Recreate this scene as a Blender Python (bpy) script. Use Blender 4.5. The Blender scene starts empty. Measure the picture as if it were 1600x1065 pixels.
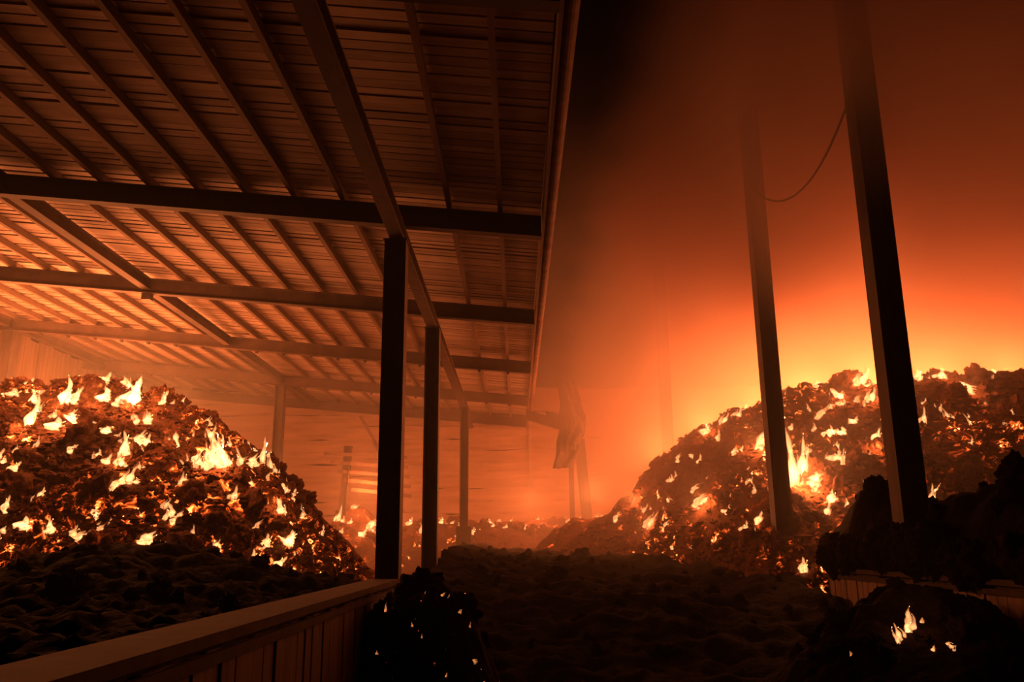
import bpy, math, random
from mathutils import Vector, Matrix, noise

random.seed(7)
scene = bpy.context.scene
COL = scene.collection

# ------------------------------------------------------------------ camera
CAM_Z = 1.7
pitch, yaw, roll = math.radians(13.75), math.radians(0.22), math.radians(0.5)
fw = Vector((-math.sin(yaw) * math.cos(pitch), math.cos(yaw) * math.cos(pitch), math.sin(pitch)))
r0 = Vector((math.cos(yaw), math.sin(yaw), 0))
u0 = r0.cross(fw)
rt = r0 * math.cos(roll) - u0 * math.sin(roll)
up = r0 * math.sin(roll) + u0 * math.cos(roll)
cam_data = bpy.data.cameras.new('camera')
cam_data.sensor_width = 36.0
cam_data.lens = 36.0 * 1300.0 / 1600.0
cam_data.clip_end = 300
cam = bpy.data.objects.new('camera', cam_data)
COL.objects.link(cam)
m3 = Matrix((rt, up, -fw)).transposed()
cam.matrix_world = Matrix.Translation((0, 0, CAM_Z)) @ m3.to_4x4()
scene.camera = cam

# ------------------------------------------------------------------ world, exposure
world = bpy.data.worlds.new('night_sky')
scene.world = world
world.use_nodes = True
world.node_tree.nodes['Background'].inputs['Color'].default_value = (0.6, 0.25, 0.15, 1)
world.node_tree.nodes['Background'].inputs['Strength'].default_value = 0.0008
vs = scene.view_settings
vs.view_transform = 'Standard'
vs.look = 'None'
vs.exposure = 0.0
vs.gamma = 1.0
vs.use_curve_mapping = False
cy = scene.cycles
cy.transparent_max_bounces = 48
cy.max_bounces = 5
cy.adaptive_threshold = 0.06
cy.diffuse_bounces = 2
cy.glossy_bounces = 2
cy.volume_bounces = 0
cy.volume_step_rate = 4.0
cy.volume_max_steps = 96
cy.sample_clamp_indirect = 4.0

# ------------------------------------------------------------------ firelight
FIRE = (1.0, 0.25, 0.066)
def fire_light(x, y, z, watts, radius=0.35):
    d = bpy.data.lights.new('fire_light', 'POINT')
    d.color = FIRE
    d.energy = watts
    d.shadow_soft_size = radius
    o = bpy.data.objects.new('fire_light', d)
    o.location = (x, y, z)
    COL.objects.link(o)
for a in [(-13.0, 17.0, 6.2, 260), (-11.4, 17.0, 6.25, 300), (-9.8, 17.0, 6.2, 300), (-8.2, 17.1, 6.0, 240),
          (-12.6, 15.0, 5.6, 62), (-11.2, 14.8, 5.6, 70), (-9.8, 15.0, 5.65, 74), (-8.4, 14.8, 5.6, 78), (-7.1, 15.0, 5.45, 78), (-6.0, 15.0, 5.25, 70), (-5.0, 15.2, 4.9, 54),
          (-12.6, 20.3, 5.7, 560), (-10.6, 20.6, 5.6, 560), (-8.6, 21.0, 5.0, 560), (-11.5, 24.2, 5.4, 500), (-5.3, 29.4, 3.6, 420),
          (5.2, 22.6, 4.9, 700), (6.6, 22.6, 5.4, 1000), (8.2, 22.8, 5.75, 1300), (9.8, 22.8, 5.85, 1450), (11.6, 22.8, 5.85, 1500), (13.6, 22.8, 5.95, 1500), (16.2, 22.8, 5.95, 1500), (6.0, 27.0, 5.0, 900), (9.5, 26.5, 5.3, 1500), (13.5, 26.5, 5.3, 1500),
          (4.0, 23.5, 4.2, 560), (2.2, 25.5, 3.2, 420), (0.5, 30.0, 3.2, 300)]:
    fire_light(*a, 0.5)

# ------------------------------------------------------------------ material helpers
class G:
    """tiny node-graph writer"""
    def __init__(self, name):
        self.m = bpy.data.materials.new(name)
        self.m.use_nodes = True
        self.t = self.m.node_tree
        for n in list(self.t.nodes):
            self.t.nodes.remove(n)
        self.out = self.t.nodes.new('ShaderNodeOutputMaterial')
    def n(self, kind, **kw):
        x = self.t.nodes.new(kind)
        for k, v in kw.items():
            setattr(x, k, v)
        return x
    def put(self, sock, v):
        if isinstance(v, bpy.types.NodeSocket):
            self.t.links.new(v, sock)
        else:
            sock.default_value = v
    def math(self, op, a, b=None, c=None, clamp=False):
        x = self.n('ShaderNodeMath', operation=op)
        x.use_clamp = clamp
        self.put(x.inputs[0], a)
        if b is not None: self.put(x.inputs[1], b)
        if c is not None: self.put(x.inputs[2], c)
        return x.outputs[0]
    def add(self, a, b): return self.math('ADD', a, b)
    def mul(self, a, b): return self.math('MULTIPLY', a, b)
    def ss(self, v, lo, hi, a=0.0, b=1.0):
        x = self.n('ShaderNodeMapRange', interpolation_type='SMOOTHSTEP')
        self.put(x.inputs['Value'], v)
        x.inputs['From Min'].default_value = lo
        x.inputs['From Max'].default_value = hi
        x.inputs['To Min'].default_value = a
        x.inputs['To Max'].default_value = b
        return x.outputs[0]
    def coords(self, kind='Object'):
        return self.n('ShaderNodeTexCoord').outputs[kind]
    def pos(self):
        return self.n('ShaderNodeNewGeometry').outputs['Position']
    def xyz(self, v):
        s = self.n('ShaderNodeSeparateXYZ')
        self.put(s.inputs[0], v)
        return s.outputs
    def scale(self, v, s, loc=(0, 0, 0)):
        x = self.n('ShaderNodeMapping')
        self.put(x.inputs['Vector'], v)
        x.inputs['Scale'].default_value = s
        x.inputs['Location'].default_value = loc
        return x.outputs[0]
    def noise(self, v, scale, detail=3.0, rough=0.5, dist=0.0):
        x = self.n('ShaderNodeTexNoise')
        self.put(x.inputs['Vector'], v)
        x.inputs['Scale'].default_value = scale
        x.inputs['Detail'].default_value = detail
        x.inputs['Roughness'].default_value = rough
        x.inputs['Distortion'].default_value = dist
        return x.outputs[0]
    def ramp(self, v, stops):
        x = self.n('ShaderNodeValToRGB')
        self.put(x.inputs[0], v)
        e = x.color_ramp.elements
        while len(e) < len(stops): e.new(0.5)
        for i, (p, c) in enumerate(stops):
            e[i].position = p
            e[i].color = (*c, 1)
        return x.outputs[0]
    def bump(self, h, strength, dist):
        x = self.n('ShaderNodeBump')
        x.inputs['Strength'].default_value = strength
        x.inputs['Distance'].default_value = dist
        self.put(x.inputs['Height'], h)
        return x.outputs[0]
    def principled(self, color, rough=0.8, normal=None, metal=0.0, emit=None, strength=None, spec=0.3):
        b = self.n('ShaderNodeBsdfPrincipled')
        self.put(b.inputs['Base Color'], color if isinstance(color, bpy.types.NodeSocket) else (*color, 1))
        self.put(b.inputs['Roughness'], rough)
        b.inputs['Metallic'].default_value = metal
        b.inputs['Specular IOR Level'].default_value = spec
        if normal is not None: self.put(b.inputs['Normal'], normal)
        if emit is not None:
            self.put(b.inputs['Emission Color'], emit if isinstance(emit, bpy.types.NodeSocket) else (*emit, 1))
            self.put(b.inputs['Emission Strength'], strength)
        self.t.links.new(b.outputs[0], self.out.inputs['Surface'])
        return self.m

def mat_noise(name, c1, c2, scale, stretch=(1, 1, 1), rough=0.8, bump=0.4, bdist=0.02, metal=0.0, detail=4.0, space='pos', spec=0.3):
    g = G(name)
    v = g.scale(g.pos() if space == 'pos' else g.coords(), stretch)
    n = g.noise(v, scale, detail, 0.6)
    return g.principled(g.ramp(n, [(0.3, c1), (0.7, c2)]), rough, g.bump(n, bump, bdist), metal, spec=spec)

M = {}
M['steel'] = mat_noise('weathered_steel', (0.035, 0.028, 0.024), (0.09, 0.065, 0.05), 6, (1, 1, 0.25), 0.65, 0.25, 0.01)
M['beam'] = mat_noise('beam_paint', (0.055, 0.036, 0.028), (0.10, 0.066, 0.05), 3, (1, 1, 1), 0.75, 0.2, 0.01)
M['sheet'] = mat_noise('fibre_cement', (0.24, 0.18, 0.15), (0.44, 0.35, 0.29), 2.2, (1, 1, 1), 0.85, 0.2, 0.01, detail=6)
M['purlin'] = mat_noise('purlin_timber', (0.12, 0.08, 0.055), (0.21, 0.14, 0.10), 7, (1, 0.12, 1), 0.8, 0.3, 0.01)
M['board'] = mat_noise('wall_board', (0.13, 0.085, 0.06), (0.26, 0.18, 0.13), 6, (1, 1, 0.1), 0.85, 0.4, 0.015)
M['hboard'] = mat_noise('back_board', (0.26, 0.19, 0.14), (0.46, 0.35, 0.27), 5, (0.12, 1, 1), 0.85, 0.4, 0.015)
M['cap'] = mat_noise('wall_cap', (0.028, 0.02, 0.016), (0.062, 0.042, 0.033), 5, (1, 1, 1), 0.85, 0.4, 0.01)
M['concrete'] = mat_noise('concrete_floor', (0.10, 0.08, 0.07), (0.2, 0.16, 0.13), 2, (1, 1, 1), 0.85, 0.3, 0.01)
M['char'] = mat_noise('charred_straw', (0.002, 0.0014, 0.0011), (0.009, 0.0055, 0.004), 9, (1, 1, 1), 0.95, 0.9, 0.05, detail=6, spec=0.05)
M['rust'] = mat_noise('scorched_sheet', (0.10, 0.055, 0.04), (0.24, 0.14, 0.10), 4, (1, 1, 1), 0.75, 0.3, 0.01)
M['cable'] = mat_noise('cable_sheath', (0.02, 0.015, 0.012), (0.05, 0.035, 0.03), 10, (1, 1, 1), 0.8, 0.1, 0.005)

HOT = [(0.0, (0.55, 0.03, 0.004)), (0.35, (1.0, 0.13, 0.015)), (0.7, (1.0, 0.34, 0.08)), (1.0, (1.0, 0.62, 0.30))]

def ember_material(name, lo, hi, peak, scale=2.2, macro=0.35, mlo=0.40, mhi=0.58, dark=(0.05, 0.024, 0.014), light=(0.20, 0.10, 0.06), attr=0.0, bdist=0.06):
    """charred straw that glows where a patchy field says the fire is inside it"""
    g = G(name)
    p = g.pos()
    fine = g.noise(p, scale, 6.0, 0.68, 0.9)
    big = g.ss(g.noise(p, macro, 2.0, 0.5), mlo, mhi)
    if attr:
        at = g.n('ShaderNodeAttribute', attribute_name='heat').outputs['Fac']
        fine = g.add(fine, g.mul(at, attr))
        big = g.math('MAXIMUM', g.mul(big, 0.8), at)
    heat = g.mul(g.ss(fine, lo, hi), big)
    tex = g.noise(p, 11, 5, 0.65)
    st = g.mul(g.math('POWER', heat, 2.2), peak)
    m = g.principled(g.ramp(tex, [(0.3, dark), (0.7, light)]), 0.95, g.bump(tex, 0.9, bdist), 0.0,
                     g.ramp(heat, HOT), st, spec=0.05)
    m.cycles.emission_sampling = 'NONE'
    return m

M['fire_bed'] = ember_material('burning_straw', 0.44, 0.74, 28.0, 2.6, 0.30, 0.36, 0.52, attr=0.28)
M['fire_bed_hazy'] = ember_material('burning_straw_far', 0.50, 0.82, 26.0, 1.9, 0.28, 0.42, 0.58, attr=0.27)
M['clump'] = ember_material('singed_clump', 0.49, 0.74, 11.0, 4.2, 0.45, 0.42, 0.60)
M['smoulder'] = ember_material('smouldering_straw', 0.668, 0.74, 10.0, 9.0, 1.1, 0.30, 0.45, (0.006, 0.004, 0.003), (0.02, 0.012, 0.009), bdist=0.03)

def flame_material(name, vol, skin):
    g = G(name)
    tr = g.n('ShaderNodeBsdfTransparent')
    em = g.n('ShaderNodeEmission')
    em.inputs['Color'].default_value = (1.0, 0.22, 0.03, 1)
    em.inputs['Strength'].default_value = skin
    ad = g.n('ShaderNodeAddShader')
    g.t.links.new(tr.outputs[0], ad.inputs[0])
    g.t.links.new(em.outputs[0], ad.inputs[1])
    g.t.links.new(ad.outputs[0], g.out.inputs['Surface'])
    ve = g.n('ShaderNodeEmission')
    ve.inputs['Color'].default_value = (1.0, 0.40, 0.14, 1)
    ve.inputs['Strength'].default_value = vol
    g.t.links.new(ve.outputs[0], g.out.inputs['Volume'])
    g.m.cycles.emission_sampling = 'NONE'
    return g.m
M['flame'] = flame_material('flame_gas', 48.0, 0.04)
M['small_flame'] = flame_material('small_flame_gas', 60.0, 0.06)

# ------------------------------------------------------------------ geometry helpers
class MB:
    def __init__(self): self.v, self.f = [], []
    def box(self, x0, x1, y0, y1, z0, z1, shear=None):
        """axis box; shear(x) lifts z with x"""
        b = len(self.v)
        for x in (x0, x1):
            s = shear(x) if shear else 0.0
            for y in (y0, y1):
                for z in (z0, z1):
                    self.v.append((x, y, z + s))
        for q in ((0, 1, 3, 2), (4, 6, 7, 5), (0, 4, 5, 1), (2, 3, 7, 6), (0, 2, 6, 4), (1, 5, 7, 3)):
            self.f.append(tuple(b + i for i in q))
        return self
    def tube(self, pts, radii, seg=8):
        b = len(self.v)
        n = len(pts)
        for i, p in enumerate(pts):
            p = Vector(p)
            a = Vector(pts[max(i - 1, 0)]); c = Vector(pts[min(i + 1, n - 1)])
            t = (c - a).normalized()
            s = t.orthogonal().normalized(); w = t.cross(s)
            r = radii[i] if isinstance(radii, (list, tuple)) else radii
            for k in range(seg):
                an = 2 * math.pi * k / seg
                self.v.append(tuple(p + s * (r * math.cos(an)) + w * (r * math.sin(an))))
        for i in range(n - 1):
            for k in range(seg):
                k2 = (k + 1) % seg
                self.f.append((b + i * seg + k, b + i * seg + k2, b + (i + 1) * seg + k2, b + (i + 1) * seg + k))
        self.f.append(tuple(b + k for k in reversed(range(seg))))
        self.f.append(tuple(b + (n - 1) * seg + k for k in range(seg)))
        return self
    def mesh(self, name, mat, smooth=False):
        m = bpy.data.meshes.new(name)
        m.from_pydata(self.v, [], self.f)
        m.update()
        if mat: m.materials.append(M[mat])
        if smooth: m.polygons.foreach_set('use_smooth', [True] * len(m.polygons))
        return m

def link(name, mesh, parent=None, loc=None, rot=None, scale=None):
    o = bpy.data.objects.new(name, mesh)
    COL.objects.link(o)
    if parent is not None: o.parent = parent
    if loc is not None: o.location = loc
    if rot is not None: o.rotation_euler = rot
    if scale is not None: o.scale = scale
    return o

def tag(o, label=None, cat=None, group=None, kind=None):
    if label: o['label'] = label
    if cat: o['category'] = cat
    if group: o['group'] = group
    if kind: o['kind'] = kind
    return o

def empty(name, loc=(0, 0, 0)):
    o = bpy.data.objects.new(name, None)
    o.empty_display_size = 0.3
    o.location = loc
    COL.objects.link(o)
    return o

def lerp_table(t, x):
    if x <= t[0][0]: return t[0][1]
    for (a, b), (c, d) in zip(t, t[1:]):
        if x <= c: return b + (d - b) * (x - a) / (c - a)
    return t[-1][1]

def sstep(v, a, b):
    t = min(max((v - a) / (b - a), 0.0), 1.0)
    return t * t * (3 - 2 * t)

def grid_mesh(name, mat, x0, x1, y0, y1, step, hf, smooth=True):
    nx, ny = int((x1 - x0) / step) + 1, int((y1 - y0) / step) + 1
    v = [(x0 + i * step, y0 + j * step, hf(x0 + i * step, y0 + j * step)) for j in range(ny) for i in range(nx)]
    f = [(j * nx + i, j * nx + i + 1, (j + 1) * nx + i + 1, (j + 1) * nx + i) for j in range(ny - 1) for i in range(nx - 1)]
    m = bpy.data.meshes.new(name)
    m.from_pydata(v, [], f)
    m.update()
    m.materials.append(M[mat])
    if smooth: m.polygons.foreach_set('use_smooth', [True] * len(m.polygons))
    return m

# ------------------------------------------------------------------ layout
YA, YB, YC, YD, YE = 11.5, 16.5, 21.5, 26.7, 31.7
FRAMES = [6.1, YA, YB, YC, YD, YE]
def beam_z(x): return 6.45 + 0.095 * (-1.8 - x)       # centre line of the left cross beams

# ------------------------------------------------------------------ floor and walls
fl = link('floor', MB().box(-15, 24, -3, 33.5, -0.25, 0.0).mesh('floor', 'concrete'))
tag(fl, 'soot-dark concrete floor of the barn and its driveway', 'floor', kind='structure')

# side wall: upright boards behind the big fire
wl = tag(empty('wall_left', (-14.25, 12, 0)), 'upright board wall behind the tall burning heap under the board roof', 'wall', kind='structure')
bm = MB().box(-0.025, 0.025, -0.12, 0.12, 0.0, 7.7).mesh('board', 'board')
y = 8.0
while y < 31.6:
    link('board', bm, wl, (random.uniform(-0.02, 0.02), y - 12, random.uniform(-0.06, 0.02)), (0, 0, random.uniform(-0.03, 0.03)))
    y += 0.25
# back wall: long horizontal boards, sagging with the heat
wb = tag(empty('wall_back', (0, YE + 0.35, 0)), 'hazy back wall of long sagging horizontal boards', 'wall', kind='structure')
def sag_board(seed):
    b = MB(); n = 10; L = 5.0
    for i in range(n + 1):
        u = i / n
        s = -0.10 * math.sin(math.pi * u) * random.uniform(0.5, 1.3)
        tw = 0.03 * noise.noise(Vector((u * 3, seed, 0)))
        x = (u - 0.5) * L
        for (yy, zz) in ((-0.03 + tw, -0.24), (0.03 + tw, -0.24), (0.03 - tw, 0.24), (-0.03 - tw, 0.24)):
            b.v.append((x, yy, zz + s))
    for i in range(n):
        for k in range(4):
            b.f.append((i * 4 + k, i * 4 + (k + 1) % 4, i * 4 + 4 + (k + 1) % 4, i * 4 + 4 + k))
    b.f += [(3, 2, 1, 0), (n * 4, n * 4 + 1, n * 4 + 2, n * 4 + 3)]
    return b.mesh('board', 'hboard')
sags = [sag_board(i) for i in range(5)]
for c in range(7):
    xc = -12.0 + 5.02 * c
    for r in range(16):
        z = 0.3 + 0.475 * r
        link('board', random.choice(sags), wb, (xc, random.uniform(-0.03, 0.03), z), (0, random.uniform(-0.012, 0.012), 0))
for c in range(8):
    link('stud', MB().box(-0.08, 0.08, -0.12, -0.03, 0, 7.9).mesh('stud', 'hboard'), wb, (-14.5 + 5.02 * c, 0, 0))

# low walls along the driveway: upright boards under a broad cap
def low_wall(name, label, x_in, x_out, y0, y1, top, side):
    e = tag(empty(name, ((x_in + x_out) / 2, y0, 0)), label, 'wall', kind='structure')
    cx = (x_in + x_out) / 2
    hw = abs(x_in - x_out) / 2
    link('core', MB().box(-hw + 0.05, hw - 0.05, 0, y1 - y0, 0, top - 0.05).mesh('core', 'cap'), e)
    yy = 0.0
    bms = [MB().box(-0.02, 0.02, 0.006, w - 0.006, 0.0, top - 0.10).mesh('board', 'board') for w in (0.17, 0.20, 0.23)]
    ws = (0.17, 0.20, 0.23)
    k = 0
    while yy < y1 - y0 - 0.2:
        k = random.randrange(3)
        link('board', bms[k], e, (side * (hw - 0.03 + random.uniform(-0.008, 0.012)), yy, random.uniform(-0.01, 0.01)))
        yy += ws[k]
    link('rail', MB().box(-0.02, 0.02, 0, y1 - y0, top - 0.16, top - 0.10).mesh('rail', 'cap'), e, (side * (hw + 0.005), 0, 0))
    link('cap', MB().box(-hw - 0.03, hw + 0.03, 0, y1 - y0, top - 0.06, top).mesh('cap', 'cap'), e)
    return e
low_wall('wall_passage_left', 'low boarded wall with a broad cap, running up to the thickest dark post', -1.90, -1.56, 1.2, 11.3, 1.28, 1)
low_wall('wall_passage_right', 'low boarded wall half buried in straw below the smoke-wrapped posts', 5.42, 5.08, 6.0, 14.3, 1.30, -1)

# ------------------------------------------------------------------ roof over the fire shed
PUR_L = [-14.3, -13.4] + [-7.6 - 0.725 * k for k in range(7, 0, -1)] + [-7.6 + 0.725 * k for k in range(1, 8)] + [-0.95, -0.2]
ceil_l = tag(empty('ceiling_left', (0, 0, 0)), 'boarded roof on closely spaced purlins above the tall fire', 'roof', kind='structure')
for v in range(4):
    M['roof%d' % v] = mat_noise('roof_board', (0.22 + 0.03 * v, 0.16 + 0.025 * v, 0.13 + 0.02 * v), (0.40 + 0.03 * v, 0.31 + 0.025 * v, 0.26 + 0.02 * v), 2.6, (0.35, 3.0, 1), 0.85, 0.3, 0.01, detail=6)
rbm = [MB().box(-14.6, 0.40, -0.079, 0.079, 0.0, 0.03, lambda x: beam_z(x) + 0.272 - 6.7).mesh('roof_board', 'roof%d' % v) for v in range(4)]
for j in range(163):
    yy = 2.55 + j * 0.18
    link('roof_board', random.choice(rbm), ceil_l, (0, yy, 6.7 + random.uniform(0.004, 0.016)), (random.uniform(-0.07, 0.07), 0, random.uniform(-0.0006, 0.0006)))
pur = MB().box(-0.035, 0.035, 0, 29.6, 0, 0.13).mesh('purlin', 'purlin')
for x in PUR_L:
    link('purlin', pur, ceil_l, (x, 2.4, beam_z(x) + 0.14))
link('fascia', MB().box(0.42, 0.46, 2.4, 31.9, 6.28, 6.55).mesh('fascia', 'purlin'), ceil_l)
gut = MB(); n = 8
for yy in (2.4, 31.9):
    for r in (0.075, 0.068):
        for k in range(n + 1):
            a = math.pi + math.pi * k / n
            gut.v.append((0.54 + r * math.cos(a), yy, 6.42 + r * math.sin(a)))
o_, i_ = 0, n + 1
for k in range(n):
    gut.f += [(k, k + 1, 2 * (n + 1) + k + 1, 2 * (n + 1) + k), (n + 1 + k, 3 * (n + 1) + k, 3 * (n + 1) + k + 1, n + 2 + k)]
gut.f += [(0, 2 * (n + 1), 3 * (n + 1), n + 1), (n, 2 * n + 1, 4 * n + 3, 3 * n + 2)]
link('gutter', gut.mesh('gutter', 'rust'), ceil_l)

def ibeam_x(x0, x1, h, w, zf):
    """I-section beam along x that follows the roof slope"""
    b = MB()
    b.box(x0, x1, -w / 2, w / 2, h / 2 - 0.022, h / 2, zf)
    b.box(x0, x1, -w / 2, w / 2, -h / 2, -h / 2 + 0.022, zf)
    b.box(x0, x1, -0.012, 0.012, -h / 2 + 0.02, h / 2 - 0.02, zf)
    return b
BL = ['cross beam nearest overhead, darkest of the board roof beams', 'first dark cross beam, resting on the thickest dark post',
      'cross beam in firelight with a small bracket below it', 'cross beam over the burning heap, third in sight from the dark roof end',
      'hazy cross beam above the slim post on its concrete foot', 'faint cross beam at the top of the back wall']
for k, yy in enumerate(FRAMES):
    b = ibeam_x(-14.3, 0.40, 0.32, 0.16, lambda x: beam_z(x) - 0.02).mesh('roof_beam', 'beam')
    o = tag(link('roof_beam', b, None, (0, yy, 0)), BL[k], 'beam', kind='structure')
    if yy == YB:
        link('bracket', MB().box(-0.09, 0.09, -0.08, 0.08, -0.14, 0.0).mesh('bracket', 'steel'), o, (-7.62, 0, beam_z(-7.6) - 0.18))
    if yy in (YC, YD):
        cl = MB().box(-0.03, 0.03, -0.05, 0.05, -0.06, 0.0).mesh('bolt', 'steel')
        for x in PUR_L:
            link('bolt', cl, o, (x, 0.0, beam_z(x) - 0.18))
# girders along the shed
def girder(label, x, y0, y1, z0, z1, w):
    b = MB()
    b.box(-w / 2, w / 2, y0, y1, z1 - 0.025, z1)
    b.box(-w / 2, w / 2, y0, y1, z0, z0 + 0.025)
    b.box(-0.015, 0.015, y0, y1, z0 + 0.02, z1 - 0.02)
    return tag(link('girder', b.mesh('girder', 'beam'), None, (x, 0, 0)), label, 'girder', kind='structure')
girder('long girder over the three dark posts of the board roof', -1.70, 2.6, 31.6, beam_z(-1.7) - 0.18 - 0.24, beam_z(-1.7) - 0.18, 0.20)
girder('long girder in firelight, halfway between posts and board wall', -7.65, 2.6, 31.6, beam_z(-7.65) - 0.10, beam_z(-7.65) + 0.14, 0.17)
girder('long girder along the top of the upright board wall', -13.55, 2.6, 31.6, beam_z(-13.55) - 0.10, beam_z(-13.55) + 0.14, 0.17)

# posts: H-section shaft, base plate, head plate
def post(label, x, y, z0, z1, w=0.30, d=0.30, foot=None, lean=(0, 0), mat='steel'):
    e = tag(empty('steel_post', (x, y, z0)), label, 'post', 'posts of the burning barn')
    h = z1 - z0
    b = MB()
    t = 0.03
    b.box(-w / 2, -w / 2 + t, -d / 2, d / 2, 0, h)
    b.box(w / 2 - t, w / 2, -d / 2, d / 2, 0, h)
    b.box(-w / 2 + t, w / 2 - t, -0.05, -0.02, 0, h)
    link('shaft', b.mesh('shaft', mat), e)
    link('head_plate', MB().box(-w / 2 - 0.02, w / 2 + 0.02, -d / 2 - 0.02, d / 2 + 0.02, h - 0.02, h).mesh('head_plate', mat), e)
    link('base_plate', MB().box(-w / 2 - 0.06, w / 2 + 0.06, -d / 2 - 0.06, d / 2 + 0.06, 0, 0.03).mesh('base_plate', mat), e)
    if foot:
        link('concrete_foot', MB().box(-foot / 2, foot / 2, -foot / 2, foot / 2, -z0, 0.0).mesh('concrete_foot', 'cap'), e)
    e.rotation_euler = (lean[0], lean[1], 0)
    return e
zg = beam_z(-1.7) - 0.42
post('thickest dark steel post, at the end of the low wall', -1.72, YA, 0.0, zg, 0.31, 0.31)
post('second dark post of the row under the long girder', -1.68, YB, 0.0, zg, 0.29, 0.29)
post('slim reddish post standing on a pale concrete foot', -1.66, YD, 2.25, zg, 0.27, 0.27, 0.46)
post('pale hazy post rising behind the slope of the tall burning heap', -7.66, YD, 0.0, beam_z(-7.66) - 0.19, 0.30, 0.30)
post('orange-lit post standing against the upright board wall', -13.5, YC, 0.0, beam_z(-13.5) - 0.19, 0.34, 0.34)
post('short leaning post before the fallen slatted frame', -6.25, 30.0, 1.2, 5.2, 0.26, 0.26, None, (0, 0.05))
post('big tilted-looking post in front of the wide fire', 5.32, YA, 0.0, 10.8, 0.36, 0.34)
post('slimmer post with a bright flame at its side', 5.13, YB, 0.0, 10.8, 0.33, 0.33)
post('faint post fading into bright smoke at the foot of the wide fire', 4.87, YD, 0.0, 10.8, 0.33, 0.33)
post('thin smoke-veiled post under the hanging scorched sheet', 1.86, 28.4, 0.5, 4.6, 0.16, 0.16)
post('broad smoke-veiled post leaning beside the thin one', 2.5, 28.6, 0.5, 5.2, 0.34, 0.30, None, (0, -0.07))

# ------------------------------------------------------------------ straw, burning and charred
P_LEFT = [(-22, 4.6), (-13.2, 4.7), (-10.47, 4.8), (-9.71, 4.93), (-9.19, 4.97), (-8.53, 4.9), (-7.87, 4.78), (-7.07, 4.57), (-6.27, 4.29), (-5.73, 4.03), (-5.19, 3.67), (-4.79, 3.33), (-4.45, 2.91), (-4.11, 2.47), (-3.84, 2.13), (-3.58, 1.86), (-3.0, 1.2), (-2.2, 0.5)]
P_RIGHT = [(0.2, 1.2), (1.15, 2.13), (1.69, 2.32), (2.53, 2.55), (3.07, 2.94), (3.45, 3.36), (4.02, 3.89), (4.6, 4.47), (5.18, 4.74), (5.81, 4.88), (6.31, 5.1), (6.96, 5.33), (7.62, 5.47), (8.59, 5.52), (9.56, 5.58), (11.16, 5.61), (12.78, 5.71), (17, 5.8), (22, 5.4)]
def fbm(x, y, s, o=4): return noise.fractal(Vector((x * s, y * s, 1.7)), 0.9, 2.0, o)
def lumps(x, y, s, seed=0.0):
    d, p = noise.voronoi(Vector((x * s, y * s, seed)))
    return max(0.0, 1.0 - d[0] * d[0] * 1.6)
def ridge(P, x, y, yc, wf, wb_, base):
    h = lerp_table(P, x)
    d = (yc - y) / wf if y < yc else (y - yc) / wb_
    f = 1.0 - min(d, 1.25) ** 1.25
    if d < 0.18: f = 1.0 - (0.18 ** 1.25) * (d / 0.18) ** 2
    return base + (h - base) * f
YL, YR = 16.6, 20.6
def pile_left(x, y):
    return ridge(P_LEFT, x, y, YL, 4.6, 6.5, 0.3) - 0.22 + 0.30 * lumps(x, y, 1.1) + 0.12 * lumps(x, y, 2.7, 3.0) + 0.14 * fbm(x, y, 0.8)
def pile_right(x, y):
    yc = YR + 4.0 * (1 - sstep(x, 1.0, 5.5))
    return ridge(P_RIGHT, x, y, yc, 6.2, 7.0, 0.3) - 0.22 + 0.28 * lumps(x, y, 0.9, 5.0) + 0.12 * lumps(x, y, 2.4, 8.0) + 0.16 * fbm(x, y, 0.7)
P_BACK = [(-9.5, 1.2), (-7, 1.9), (-6.2, 2.9), (-5.4, 3.0), (-4.6, 2.2), (-3.8, 2.5), (-3.2, 2.6), (-2.2, 2.55), (0, 2.5), (1.5, 2.6), (3.5, 2.6), (5, 2.0)]
def pile_back(x, y):
    return ridge(P_BACK, x, y, 30.4, 4.0, 3.0, 0.9) - 0.15 + 0.2 * lumps(x, y, 1.2, 11.0) + 0.12 * fbm(x, y, 1.0)
def litter(x, y):
    z = lerp_table([(0, -0.1), (9, -0.05), (11, 0.12), (14, 0.75), (18, 1.32), (24, 1.42), (32, 1.5)], y)
    side = sstep(abs(x - 1.9), 2.0, 4.0) * 0.25
    return z + side + 0.10 * fbm(x, y, 1.6) + 0.09 * lumps(x, y, 2.2, 2.0) + 0.05 * lumps(x, y, 5.0, 6.0)
def heap_left(x, y):
    h = 1.04 + 0.60 * math.exp(-((x + 5.0) / 1.9) ** 2 - ((y - 11.0) / 2.2) ** 2) + 0.10 * math.exp(-((x + 9.5) / 2.6) ** 2 - ((y - 12.0) / 2.5) ** 2)
    h -= 0.95 * sstep(5.5 - y, 0, 4.5)
    return h - 0.10 * sstep(x, -2.6, -1.9) + 0.10 * fbm(x, y, 1.5) + 0.09 * lumps(x, y, 2.5, 4.0) + 0.06 * lumps(x, y, 6.0, 4.5) + 0.04 * fbm(x, y, 9.0)
def heap_right(x, y):
    h = 1.34 + 0.48 * sstep(x, 5.08, 5.42) - 0.55 * sstep(y, 14.0, 15.6)
    h += 0.42 * math.exp(-((x - 5.6) / 0.7) ** 2 - ((y - 13.3) / 0.7) ** 2) + 0.55 * math.exp(-((x - 6.3) / 0.8) ** 2 - ((y - 9.9) / 0.9) ** 2) + 0.22 * math.exp(-((x - 5.4) / 0.4) ** 2 - ((y - 10.8) / 0.6) ** 2)
    return h - 0.5 * sstep(7.5 - y, 0, 3) + 0.10 * fbm(x, y, 1.3) + 0.22 * lumps(x, y, 1.7, 9.0) + 0.07 * lumps(x, y, 4.0, 9.0)

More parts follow.
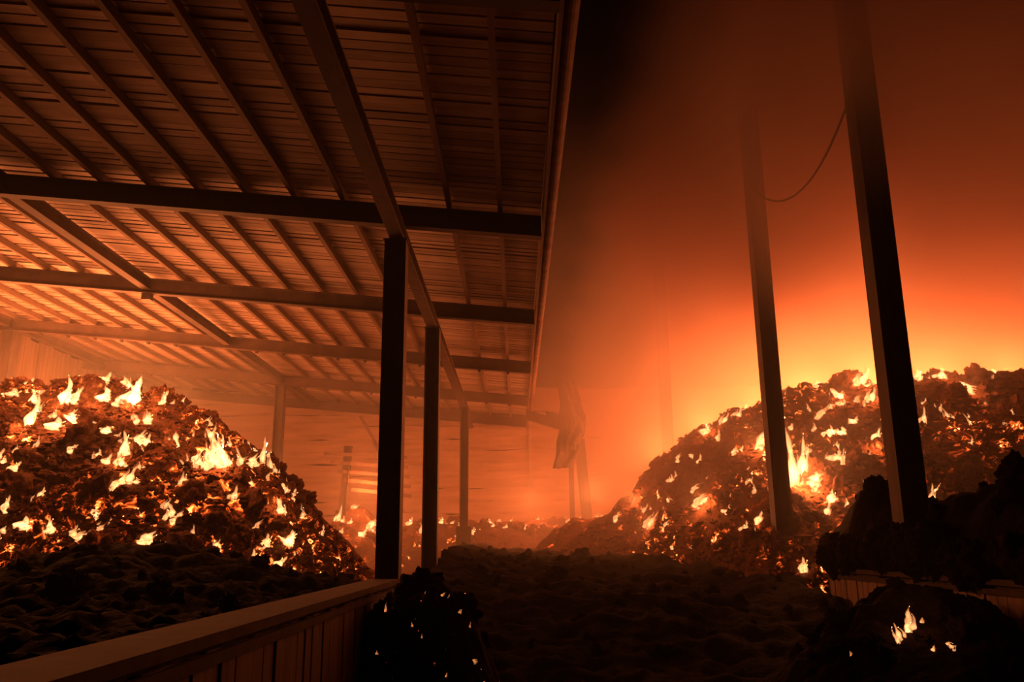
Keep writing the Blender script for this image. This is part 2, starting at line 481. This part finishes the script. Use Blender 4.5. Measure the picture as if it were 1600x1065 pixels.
lt = link('straw_litter', grid_mesh('straw_litter', 'char', -1.55, 5.07, 1.0, 31.4, 0.085, litter))
tag(lt, 'charred straw trampled over the driveway between the low walls', 'straw', kind='stuff')
hl = link('straw_heap', grid_mesh('straw_heap', 'char', -14.0, -1.9, 1.2, 13.6, 0.07, heap_left))
tag(hl, 'black unlit straw heap in front of the tall burning heap', 'straw heap', kind='stuff')
hr = link('straw_heap', grid_mesh('straw_heap', 'char', 5.14, 16.0, 5.0, 16.6, 0.08, heap_right))
tag(hr, 'black lumpy straw heap spilling over the low wall by the big post', 'straw heap', kind='stuff')

# clump prototypes
def clump_mesh(seed, mat, sub=4, rough=0.42):
    import bmesh
    b = bmesh.new()
    bmesh.ops.create_icosphere(b, subdivisions=sub, radius=1.0)
    for v in b.verts:
        p = v.co.copy()
        q = p + Vector((seed * 3.1, seed * 1.7, seed))
        r = 1.0 + rough * noise.fractal(q * 1.3, 0.8, 2.1, 5) + 0.16 * noise.noise(q * 5) + 0.12 * noise.noise(q * 11) + 0.05 * noise.noise(q * 23)
        v.co = p * r
    m = bpy.data.meshes.new('straw_clump')
    b.to_mesh(m); b.free()
    m.materials.append(M[mat])
    m.polygons.foreach_set('use_smooth', [True] * len(m.polygons))
    return m
CL = [clump_mesh(i + 1, 'clump') for i in range(7)]
CLC = [clump_mesh(i + 11, 'char') for i in range(5)]

def normal_at(hf, x, y, e=0.15):
    return Vector((hf(x - e, y) - hf(x + e, y), hf(x, y - e) - hf(x, y + e), 2 * e)).normalized()

def scatter(parent, hf, n, xr, yr, smin, smax, protos, ok=None, name='straw_clump', sink=0.25):
    got = 0; tries = 0
    while got < n and tries < n * 30:
        tries += 1
        x, y = random.uniform(*xr), random.uniform(*yr)
        if ok and not ok(x, y): continue
        s = smin + (smax - smin) * random.random() ** 2.2
        z = hf(x, y)
        o = link(name, random.choice(protos), parent, Vector((x, y, z - sink * s)) - parent.location,
                 (random.uniform(0, 6.28), random.uniform(0, 6.28), random.uniform(0, 6.28)),
                 (s * random.uniform(0.8, 1.35), s * random.uniform(0.8, 1.2), s * random.uniform(0.6, 0.95)))
        got += 1

def crumbs(parent, hf, n, xr, yr, mat, smin=0.04, smax=0.13, ok=None):
    b = MB(); got = 0; t = 0
    while got < n and t < n * 20:
        t += 1
        x, y = random.uniform(*xr), random.uniform(*yr)
        if ok and not ok(x, y): continue
        z = hf(x, y); s = random.uniform(smin, smax)
        c = Vector((x, y, z + s * 0.2)) - parent.location
        base = len(b.v)
        for d in ((1, 0, 0), (-1, 0, 0), (0, 1, 0), (0, -1, 0), (0, 0, 1), (0, 0, -1)):
            k = s * random.uniform(0.6, 1.5)
            b.v.append((c.x + d[0] * k + random.uniform(-.3, .3) * s, c.y + d[1] * k + random.uniform(-.3, .3) * s, c.z + d[2] * k * 0.8))
        for q in ((0, 2, 4), (2, 1, 4), (1, 3, 4), (3, 0, 4), (2, 0, 5), (1, 2, 5), (3, 1, 5), (0, 3, 5)):
            b.f.append(tuple(base + i for i in q))
        got += 1
    o = link('straw_crumbs', b.mesh('straw_crumbs', mat), parent)
    o['kind'] = 'stuff'

# flames: curling tongues of burning gas
def flame_mesh(seed, mat):
    """a ragged fire: several slender licking tongues rising from one hot root"""
    rnd = random.Random(seed)
    b = MB()
    tongues = [(0.0, 0.0, 1.0, 0.20)] + [(rnd.uniform(-0.36, 0.36), rnd.uniform(-0.2, 0.2), rnd.uniform(0.35, 0.85), rnd.uniform(0.10, 0.17)) for _ in range(rnd.choice((3, 4, 5)))]
    for q, (ox, oy, hh, rr) in enumerate(tongues):
        rings, seg = 12, 8
        base = len(b.v)
        ph, ph2 = rnd.uniform(0, 6.28), rnd.uniform(0, 6.28)
        for i in range(rings + 1):
            u = i / rings
            r = rr * ((0.55 + 1.4 * u) if u < 0.25 else 0.9 * ((1 - u) / 0.75) ** 0.9) * (1 + 0.25 * math.sin(11 * u + ph)) + 0.004
            cx = ox * (1 - 0.35 * u) + 0.10 * u * math.sin(5.5 * u + ph) + 0.16 * u * u * hh
            cyy = oy * (1 - 0.3 * u) + 0.07 * u * math.sin(6.0 * u + ph2)
            for k in range(seg):
                a = 2 * math.pi * k / seg
                w = 1 + 0.45 * noise.noise(Vector((math.cos(a) * 1.5 + q * 7, math.sin(a) * 1.5, u * 5 + seed * 5)))
                b.v.append((cx + r * w * math.cos(a) * 1.2, cyy + 0.6 * r * w * math.sin(a), u * hh + 0.06 * noise.noise(Vector((a, u * 5, seed + q)))))
        for i in range(rings):
            for k in range(seg):
                k2 = (k + 1) % seg
                b.f.append((base + i * seg + k, base + i * seg + k2, base + (i + 1) * seg + k2, base + (i + 1) * seg + k))
        b.f.append(tuple(base + k for k in reversed(range(seg))))
        b.f.append(tuple(base + rings * seg + k for k in range(seg)))
    return b.mesh('flame', mat, True)
FL = [flame_mesh(i + 1, 'flame') for i in range(7)]
FLS = [flame_mesh(i + 31, 'small_flame') for i in range(4)]

def heat_attr(mesh, spots, off=0.0):
    at = mesh.attributes.new('heat', 'FLOAT', 'POINT')
    vals = []
    for v in mesh.vertices:
        x, y = v.co.x, v.co.y
        t = 0.0
        for (sx, sy, h, w, lean) in spots:
            dx, dy = x - sx, y - sy
            if abs(dx) > 1.6 or abs(dy) > 1.6: continue
            r = 0.22 + 0.9 * w + 0.30 * h
            t += math.exp(-(dx * dx + dy * dy * 0.6) / (r * r))
        vals.append(min(t, 1.0))
    at.data.foreach_set('value', vals)
    return mesh

def licks(hf, spots, n, xr, yr, seed, ok=None):
    rnd = random.Random(seed)
    out = []
    while len(out) < n:
        if rnd.random() < 0.7:
            sx, sy, h, w, _ = rnd.choice(spots)
            x, y = sx + rnd.gauss(0, 0.55), sy + rnd.gauss(0, 0.7)
        else:
            x, y = rnd.uniform(*xr), rnd.uniform(*yr)
        if not (xr[0] < x < xr[1] and yr[0] < y < yr[1]) or (ok and not ok(x, y)): continue
        h = rnd.uniform(0.08, 0.30)
        out.append((x, y, h, h * rnd.uniform(0.35, 1.1), rnd.uniform(-0.6, 0.6)))
    return out

def flames(parent, hf, spots, protos, glow=90):
    for (x, y, h, w, lean) in spots:
        if h * w > 0.10: fire_light(x, y - 0.3, hf(x, y - 0.3) + 0.3, glow * h * w, 0.12)
        n = 2 if h > 0.55 else 1
        for k in range(n):
            f = 1.0 if k == 0 else random.uniform(0.5, 0.75)
            dx = 0 if k == 0 else random.uniform(-0.6, 0.6) * w
            link('flame', random.choice(protos), parent, Vector((x + dx, y - 0.05, hf(x, y) - 0.05 * h)) - parent.location,
                 (random.uniform(-0.15, 0.15), lean + random.uniform(-0.12, 0.12), random.uniform(-0.5, 0.5)),
                 (w * 1.5 * f, w * 1.2 * f, h * f))

F_LEFT = [(-9.03, 15.29, 0.71, 0.31, 0.15), (-8.66, 15.74, 0.56, 0.42, 0.15), (-9.86, 15.95, 0.2, 0.42, 0.15), (-8.07, 16.01, 0.3, 0.5, 0.15), (-7.38, 15.8, 0.64, 0.49, 0.15), (-6.92, 16.01, 0.32, 0.32, 0.15), (-6.71, 16.55, 0.23, 0.15, 0.15), (-5.35, 15.32, 0.82, 0.4, -0.5), (-5.93, 16.1, 0.3, 0.17, 0.15), (-4.91, 16.16, 0.57, 0.17, 0.15), (-4.64, 16.07, 0.49, 0.15, -0.4), (-6.93, 14.78, 0.48, 0.29, -0.3), (-6.4, 15.47, 0.36, 0.36, 0.15), (-8.07, 15.2, 0.28, 0.59, 0.6), (-8.53, 15.17, 0.26, 0.47, 0.15), (-6.81, 14.09, 0.36, 0.19, 0.7), (-7.86, 13.43, 0.24, 0.36, 0.15), (-4.25, 15.35, 0.39, 0.32, -0.4), (-4.03, 16.31, 0.37, 0.15, -0.5), (-4.29, 16.28, 0.49, 0.15, -0.5), (-4.02, 14.99, 0.25, 0.27, 0.15), (-4.31, 14.63, 0.24, 0.22, 0.15), (-5.62, 13.88, 0.19, 0.17, 0.15), (-5.32, 16.37, 0.28, 0.15, -0.4), (-5.93, 15.26, 0.3, 0.19, -0.5), (-5.88, 14.18, 0.21, 0.13, 0.15), (-4.98, 14.84, 0.27, 0.16, 0.15), (-7.47, 15.11, 0.21, 0.47, 0.15), (-6.97, 15.62, 0.24, 0.24, 0.15), (-4.78, 15.26, 0.35, 0.14, -0.5), (-6.91, 13.55, 0.16, 0.14, 0.15), (-3.73, 16.16, 0.24, 0.17, 0.15), (-4.88, 13.91, 0.15, 0.13, 0.15), (-6.88, 13.85, 0.19, 0.21, 0.7), (-9.07, 15.62, 0.29, 0.17, 0.15), (-7.88, 16.37, 0.18, 0.26, 0.15), (-5.03, 15.44, 0.47, 0.14, -0.5), (-8.06, 14.0, 0.15, 0.15, 0.15)]
F_RIGHT = [(5.65, 17.25, 0.99, 0.29, 0), (5.97, 17.64, 0.67, 0.24, 0.15), (5.43, 18.93, 0.64, 0.23, 0.4), (8.41, 20.01, 0.41, 0.31, 0.15), (10.44, 20.19, 0.25, 0.28, 0.15), (11.83, 20.4, 0.16, 0.32, 0.15), (7.27, 20.1, 0.22, 0.19, 0.15), (8.36, 19.38, 0.33, 0.24, 0.15), (6.97, 19.32, 0.42, 0.15, 0.6), (7.71, 18.09, 0.36, 0.25, 0.4), (7.17, 18.51, 0.17, 0.34, 0.15), (6.79, 17.55, 0.29, 0.13, 0.15), (5.97, 17.13, 0.34, 0.29, 0.6), (6.97, 16.41, 0.49, 0.12, -0.5), (7.96, 16.35, 0.37, 0.17, 0.15), (2.94, 21.96, 0.83, 0.17, 0.6), (3.13, 20.55, 0.4, 0.19, 0.5), (4.57, 20.25, 0.22, 0.34, 0.15), (4.26, 19.62, 0.21, 0.18, 0.15), (3.99, 20.64, 0.22, 0.19, 0.15), (5.04, 20.16, 0.28, 0.22, 0.15), (3.98, 18.69, 0.48, 0.25, 0.6), (4.77, 16.95, 0.23, 0.23, 0.15), (7.42, 16.95, 0.23, 0.1, 0.15), (6.8, 18.33, 0.2, 0.28, 0.15), (7.58, 18.75, 0.17, 0.29, 0.6), (7.61, 19.47, 0.18, 0.36, 0.7), (9.85, 18.78, 0.29, 0.12, -0.6), (10.08, 18.36, 0.34, 0.08, -0.7), (4.73, 19.65, 0.24, 0.15, 0.15), (4.9, 17.79, 0.16, 0.13, 0.15), (6.07, 19.47, 0.3, 0.15, 0.5), (9.44, 20.19, 0.16, 0.16, 0.15), (10.72, 19.71, 0.18, 0.4, 0.8), (9.11, 18.63, 0.32, 0.14, 0.15), (9.65, 17.79, 0.14, 0.14, 0.15), (6.49, 16.02, 0.17, 0.17, 0.15), (5.36, 20.16, 0.31, 0.19, 0.4), (3.38, 20.16, 0.39, 0.12, 0.6), (4.04, 19.2, 0.32, 0.2, 0.6), (6.02, 16.59, 0.2, 0.17, 0.15), (2.51, 21.99, 0.26, 0.17, 0.4), (3.34, 19.2, 0.2, 0.17, 0.15), (11.2, 18.75, 0.14, 0.12, 0.15), (9.4, 16.56, 0.15, 0.1, 0.15)]
F_BACK = [(-6.25, 29.56, 0.67, 0.22, 0.3), (-5.23, 28.39, 0.38, 0.34, 0.5), (-5.07, 29.26, 0.53, 0.26, 0.5), (-3.82, 30.28, 0.37, 0.23, 0.15), (-3.22, 29.08, 0.52, 0.22, 0.15), (-2.65, 29.95, 0.27, 0.18, 0.15), (2.21, 30.1, 0.27, 0.23, 0.15), (1.66, 30.37, 0.23, 0.18, 0.15), (0.74, 30.37, 0.18, 0.14, 0.15), (-0.63, 30.37, 0.14, 0.14, 0.15), (-1.09, 30.37, 0.14, 0.14, 0.15), (2.8, 30.37, 0.27, 0.18, 0.15)]

pl = tag(empty('burning_straw_heap', (-9.0, 14.0, 0.0)), 'tall burning straw heap under the boarded roof, flames along its crest', 'burning heap')
link('mound', heat_attr(grid_mesh('mound', 'fire_bed', -14.2, -2.4, 11.6, 21.5, 0.075, lambda x, y: max(pile_left(x, y), -0.2)), F_LEFT), pl, -pl.location)
scatter(pl, pile_left, 290, (-11.2, -3.2), (12.4, 16.9), 0.09, 0.30, CL, lambda x, y: pile_left(x, y) > 0.8)
crumbs(pl, pile_left, 6000, (-11.5, -3.0), (12.2, 17.2), 'clump', 0.03, 0.09)
flames(pl, pile_left, F_LEFT + licks(pile_left, F_LEFT, 130, (-10.8, -3.4), (12.8, 16.9), 5), FL)

pr = tag(empty('burning_straw_heap', (9.0, 17.0, 0.0)), 'wide hazy burning straw heap behind the tilted-looking posts', 'burning heap')
link('mound', heat_attr(grid_mesh('mound', 'fire_bed_hazy', 0.0, 20.0, 14.0, 27.5, 0.085, lambda x, y: max(pile_right(x, y), -0.2)), F_RIGHT), pr, -pr.location)
scatter(pr, pile_right, 290, (1.5, 13.5), (15.2, 22.0), 0.08, 0.28, CL, lambda x, y: pile_right(x, y) > 0.9 and x < 0.66 * y)
crumbs(pr, pile_right, 6000, (1.2, 14.0), (15.0, 22.5), 'clump', 0.03, 0.11)
F_RIGHT = [(x, y, h * 1.3, w * 1.2, l) for (x, y, h, w, l) in F_RIGHT]
flames(pr, pile_right, F_RIGHT + licks(pile_right, F_RIGHT, 120, (1.6, 12.8), (15.4, 21.5), 6), FL, 260)

pb = tag(empty('burning_straw_bank', (-2.0, 30.0, 0.0)), 'low ember-dotted straw bank along the foot of the back wall', 'burning heap')
link('mound', heat_attr(grid_mesh('mound', 'fire_bed_hazy', -10.0, 5.5, 26.2, 31.6, 0.09, lambda x, y: max(pile_back(x, y), 0.0)), F_BACK), pb, -pb.location)
scatter(pb, pile_back, 120, (-8.5, 4.5), (27.0, 30.6), 0.08, 0.26, CL)
flames(pb, pile_back, F_BACK + licks(pile_back, F_BACK, 45, (-6.8, 4.2), (28.6, 30.5), 9), FL)

# small smouldering heaps on the driveway
def dome(cx, cy, r, h, seed, sharp=1.4):
    def hf(x, y):
        d = math.hypot(x - cx, y - cy) / r
        return h * max(-0.15, 1 - d ** sharp) + 0.13 * lumps(x, y, 2.6, seed) + 0.07 * lumps(x, y, 6.5, seed + 1) + 0.06 * fbm(x, y, 2.5) - 0.12
    return hf
hf1 = dome(-1.02, 9.3, 0.95, 1.36, 21.0, 1.9)
ph = tag(empty('smouldering_heap', (-1.02, 9.3, 0)), 'small black heap dotted with sparks at the foot of the thickest post', 'smouldering heap')
link('mound', grid_mesh('mound', 'smoulder', -2.3, 0.3, 8.0, 10.6, 0.025, hf1), ph, -ph.location)
CLS = [clump_mesh(i + 41, 'smoulder') for i in range(3)]
scatter(ph, hf1, 60, (-1.7, -0.35), (8.5, 9.6), 0.05, 0.16, CLS)

flames(ph, hf1, [(-1.2, 8.7, 0.04, 0.02, 0.3), (-1.05, 8.75, 0.05, 0.02, -0.2), (-0.95, 8.7, 0.04, 0.02, 0), (-0.70, 8.6, 0.05, 0.02, 0.2), (-0.42, 8.75, 0.07, 0.025, 0.1), (-1.4, 8.75, 0.04, 0.03, 0), (-0.98, 9.15, 0.07, 0.02, 0.2), (-0.80, 9.15, 0.06, 0.03, 0.9), (-0.72, 9.1, 0.06, 0.02, 0), (-0.60, 9.05, 0.05, 0.03, 0.3), (-0.50, 9.1, 0.06, 0.02, 0), (-1.36, 9.0, 0.09, 0.03, 0), (-0.45, 8.9, 0.05, 0.04, 1.2), (-0.36, 8.85, 0.07, 0.02, 0.3), (-1.32, 8.6, 0.06, 0.02, -0.3)], FLS)

hf2 = dome(4.2, 9.1, 1.75, 1.22, 31.0, 1.7)
pq = tag(empty('smouldering_heap', (4.2, 9.1, 0)), 'black heap with one small lone flame against the half-buried low wall', 'smouldering heap')
link('mound', grid_mesh('mound', 'char', 2.4, 5.06, 6.9, 11.2, 0.04, hf2), pq, -pq.location)
scatter(pq, hf2, 60, (2.9, 4.9), (7.6, 9.8), 0.06, 0.20, CLC)
flames(pq, hf2, [(3.70, 8.36, 0.24, 0.12, 0), (3.62, 8.36, 0.17, 0.10, -0.5)], FLS)
flames(pq, hf2, [(3.92, 8.58, 0.06, 0.05, 0.4), (3.22, 8.6, 0.06, 0.035, -0.3), (3.78, 8.12, 0.06, 0.06, 0.5), (3.93, 8.10, 0.06, 0.08, 0.9)], FLS)
fire_light(3.70, 8.2, hf2(3.70, 8.3) + 0.3, 6, 0.06)

# loose clumps on the black heaps
for (own, hf, n, xr, yr, s0, s1) in ((hr, heap_right, 200, (5.2, 9.0), (8.0, 15.8), 0.07, 0.30), (hl, heap_left, 200, (-10, -2.4), (7.0, 13.3), 0.04, 0.13), (lt, litter, 200, (-1.2, 4.9), (11.5, 24), 0.05, 0.17)):
    scatter(own, hf, n, xr, yr, s0, s1, CLC)

def wall_top(x, y): return 1.36 + 0.30 * (noise.noise(Vector((0, y * 1.4, 3))) + 0.5) + 0.25 * math.exp(-((y - 10.9) / 0.5) ** 2)
scatter(hr, wall_top, 90, (5.02, 5.22), (7.0, 14.2), 0.10, 0.26, CLC, None, 'straw_clump', 0.0)
scatter(hr, lambda x, y: random.uniform(1.35, 1.80), 26, (4.98, 5.15), (10.3, 11.2), 0.14, 0.24, CLC, None, 'straw_clump', 0.0)

# ------------------------------------------------------------------ wreckage at the back
fr = tag(empty('fallen_roof_frame', (-5.1, 29.9, 3.1)), 'fallen slatted roof frame leaning at the back wall', 'roof frame')
for k in range(5):
    link('slat', MB().box(-1.5, 1.5, -0.03, 0.03, -0.06, 0.06).mesh('slat', 'purlin'), fr, (0.15 * k - 0.3, 0.02 * k, 1.75 - 0.33 * k), (0, 0.06 + 0.015 * k, 0), (1 - 0.07 * k, 1, 1))
link('bar', MB().box(-0.05, 0.05, -0.04, 0.04, -1.4, 1.4).mesh('bar', 'purlin'), fr, (0.55, -0.08, 1.0), (0, -0.42, 0))
link('bar', MB().box(-0.05, 0.05, -0.04, 0.04, -1.0, 1.0).mesh('bar', 'purlin'), fr, (0.0, -0.08, 2.3), (0, -0.55, 0))

def crumpled(w, h, seed, amp):
    b = MB(); nx, nz = 14, 24
    for t in (0.0, 0.02):
        for j in range(nz + 1):
            for i in range(nx + 1):
                u, v = i / nx, j / nz
                edge = 0.28 * noise.noise(Vector((v * 4, seed, 0))) 
                taper = 1 - 0.55 * abs(v - 0.55) ** 1.3
                x = (u - 0.5) * w * taper + edge * w * 0.6 + 0.25 * w * math.sin(v * 4)
                y = amp * noise.fractal(Vector((u * 2.5, v * 4, seed)), 0.8, 2, 3) + t
                b.v.append((x, y, -v * h + 0.1 * noise.noise(Vector((u * 5, seed, v)))))
    N = (nx + 1) * (nz + 1)
    for j in range(nz):
        for i in range(nx):
            a = j * (nx + 1) + i
            b.f += [(a, a + 1, a + nx + 2, a + nx + 1), (N + a, N + a + nx + 1, N + a + nx + 2, N + a + 1)]
    rim = [i for i in range(nx + 1)] + [(j + 1) * (nx + 1) - 1 for j in range(1, nz + 1)] + [nz * (nx + 1) + i for i in range(nx - 1, -1, -1)] + [j * (nx + 1) for j in range(nz - 1, 0, -1)]
    for p, q in zip(rim, rim[1:] + rim[:1]):
        b.f.append((p, N + p, N + q, q))
    return b
hs = tag(empty('hanging_sheet', (1.66, 27.3, 6.95)), 'scorched twisted sheet hanging from a broken beam at the back', 'metal sheet')
link('sheet', crumpled(0.8, 2.85, 3.0, 0.35).mesh('sheet', 'steel', True), hs)
link('sheet_fold', crumpled(0.5, 1.6, 9.0, 0.3).mesh('sheet_fold', 'steel', True), hs, (0.25, -0.25, -0.7))
bb = tag(link('broken_beam', MB().box(0.35, 1.75, -0.12, 0.12, -0.16, 0.16, lambda x: -0.32 * x).mesh('broken_beam', 'steel'), None, (0, 27.45, 6.0)), 'broken stub of beam joining the roof corner to the twisted sheet', 'beam')
link('splinter', MB().box(1.0, 1.5, -0.1, 0.1, 0.0, 0.25, lambda x: -0.25 * x).mesh('splinter', 'steel'), bb)

# cables hanging out of the smoke
def cable(label, a, c, sag, r=0.03):
    a, c = Vector(a), Vector(c)
    pts = []
    for i in range(25):
        u = i / 24
        p = a.lerp(c, u); p.z -= sag * 4 * u * (1 - u)
        pts.append(p - a)
    tag(link('hanging_cable', MB().tube(pts, r, 6).mesh('hanging_cable', 'cable', True), None, a), label, 'cable')
cable('faint slack cable strung in the smoke between the big post and the next', (5.13, 11.4, 8.3), (4.96, 16.5, 9.2), 1.0, 0.02)

# ------------------------------------------------------------------ smoke
g = G('fire_smoke')
co = g.coords()
X, Y, Z = g.xyz(co)[0:3]
warp = g.noise(g.scale(co, (0.42, 0.42, 0.28)), 1.0, 2.0, 0.55, 0.0)
wisp = g.ss(warp, 0.34, 0.66, 0.30, 1.75)
right = g.ss(X, 1.6, 5.2)
mid = g.ss(X, -0.8, 3.6)
deep = g.ss(Y, 12.5, 20.0)
high = g.ss(Z, 5.8, 9.8)
near = g.ss(Y, 6.8, 9.8)
back = g.ss(Y, 17.0, 27.0)
d = g.add(g.mul(g.mul(mid, deep), 0.10), g.mul(g.mul(right, g.mul(high, near)), 0.55))
d = g.add(d, g.mul(back, 0.034))
d = g.mul(d, wisp)
d = g.add(d, 0.004)
low = g.mul(g.ss(Z, 3.2, 1.2), g.ss(Y, 11.0, 20.0))
d = g.add(d, g.mul(low, 0.012))
vsn = g.n('ShaderNodeVolumeScatter')
vsn.inputs['Color'].default_value = (0.82, 0.84, 0.76, 1)
vsn.inputs['Anisotropy'].default_value = 0.2
g.put(vsn.inputs['Density'], d)
vab = g.n('ShaderNodeVolumeAbsorption')
vab.inputs['Color'].default_value = (0.90, 0.58, 0.42, 1)
g.put(vab.inputs['Density'], d)
vad = g.n('ShaderNodeAddShader')
g.t.links.new(vsn.outputs[0], vad.inputs[0])
g.t.links.new(vab.outputs[0], vad.inputs[1])
g.t.links.new(vad.outputs[0], g.out.inputs['Volume'])
M['smoke'] = g.m
sm = tag(link('smoke', MB().box(-14.1, 21.0, 6.6, 31.9, 0.02, 11.5).mesh('smoke', 'smoke')), 'orange-lit smoke filling the barn and rolling under the roofs', 'smoke', kind='stuff')
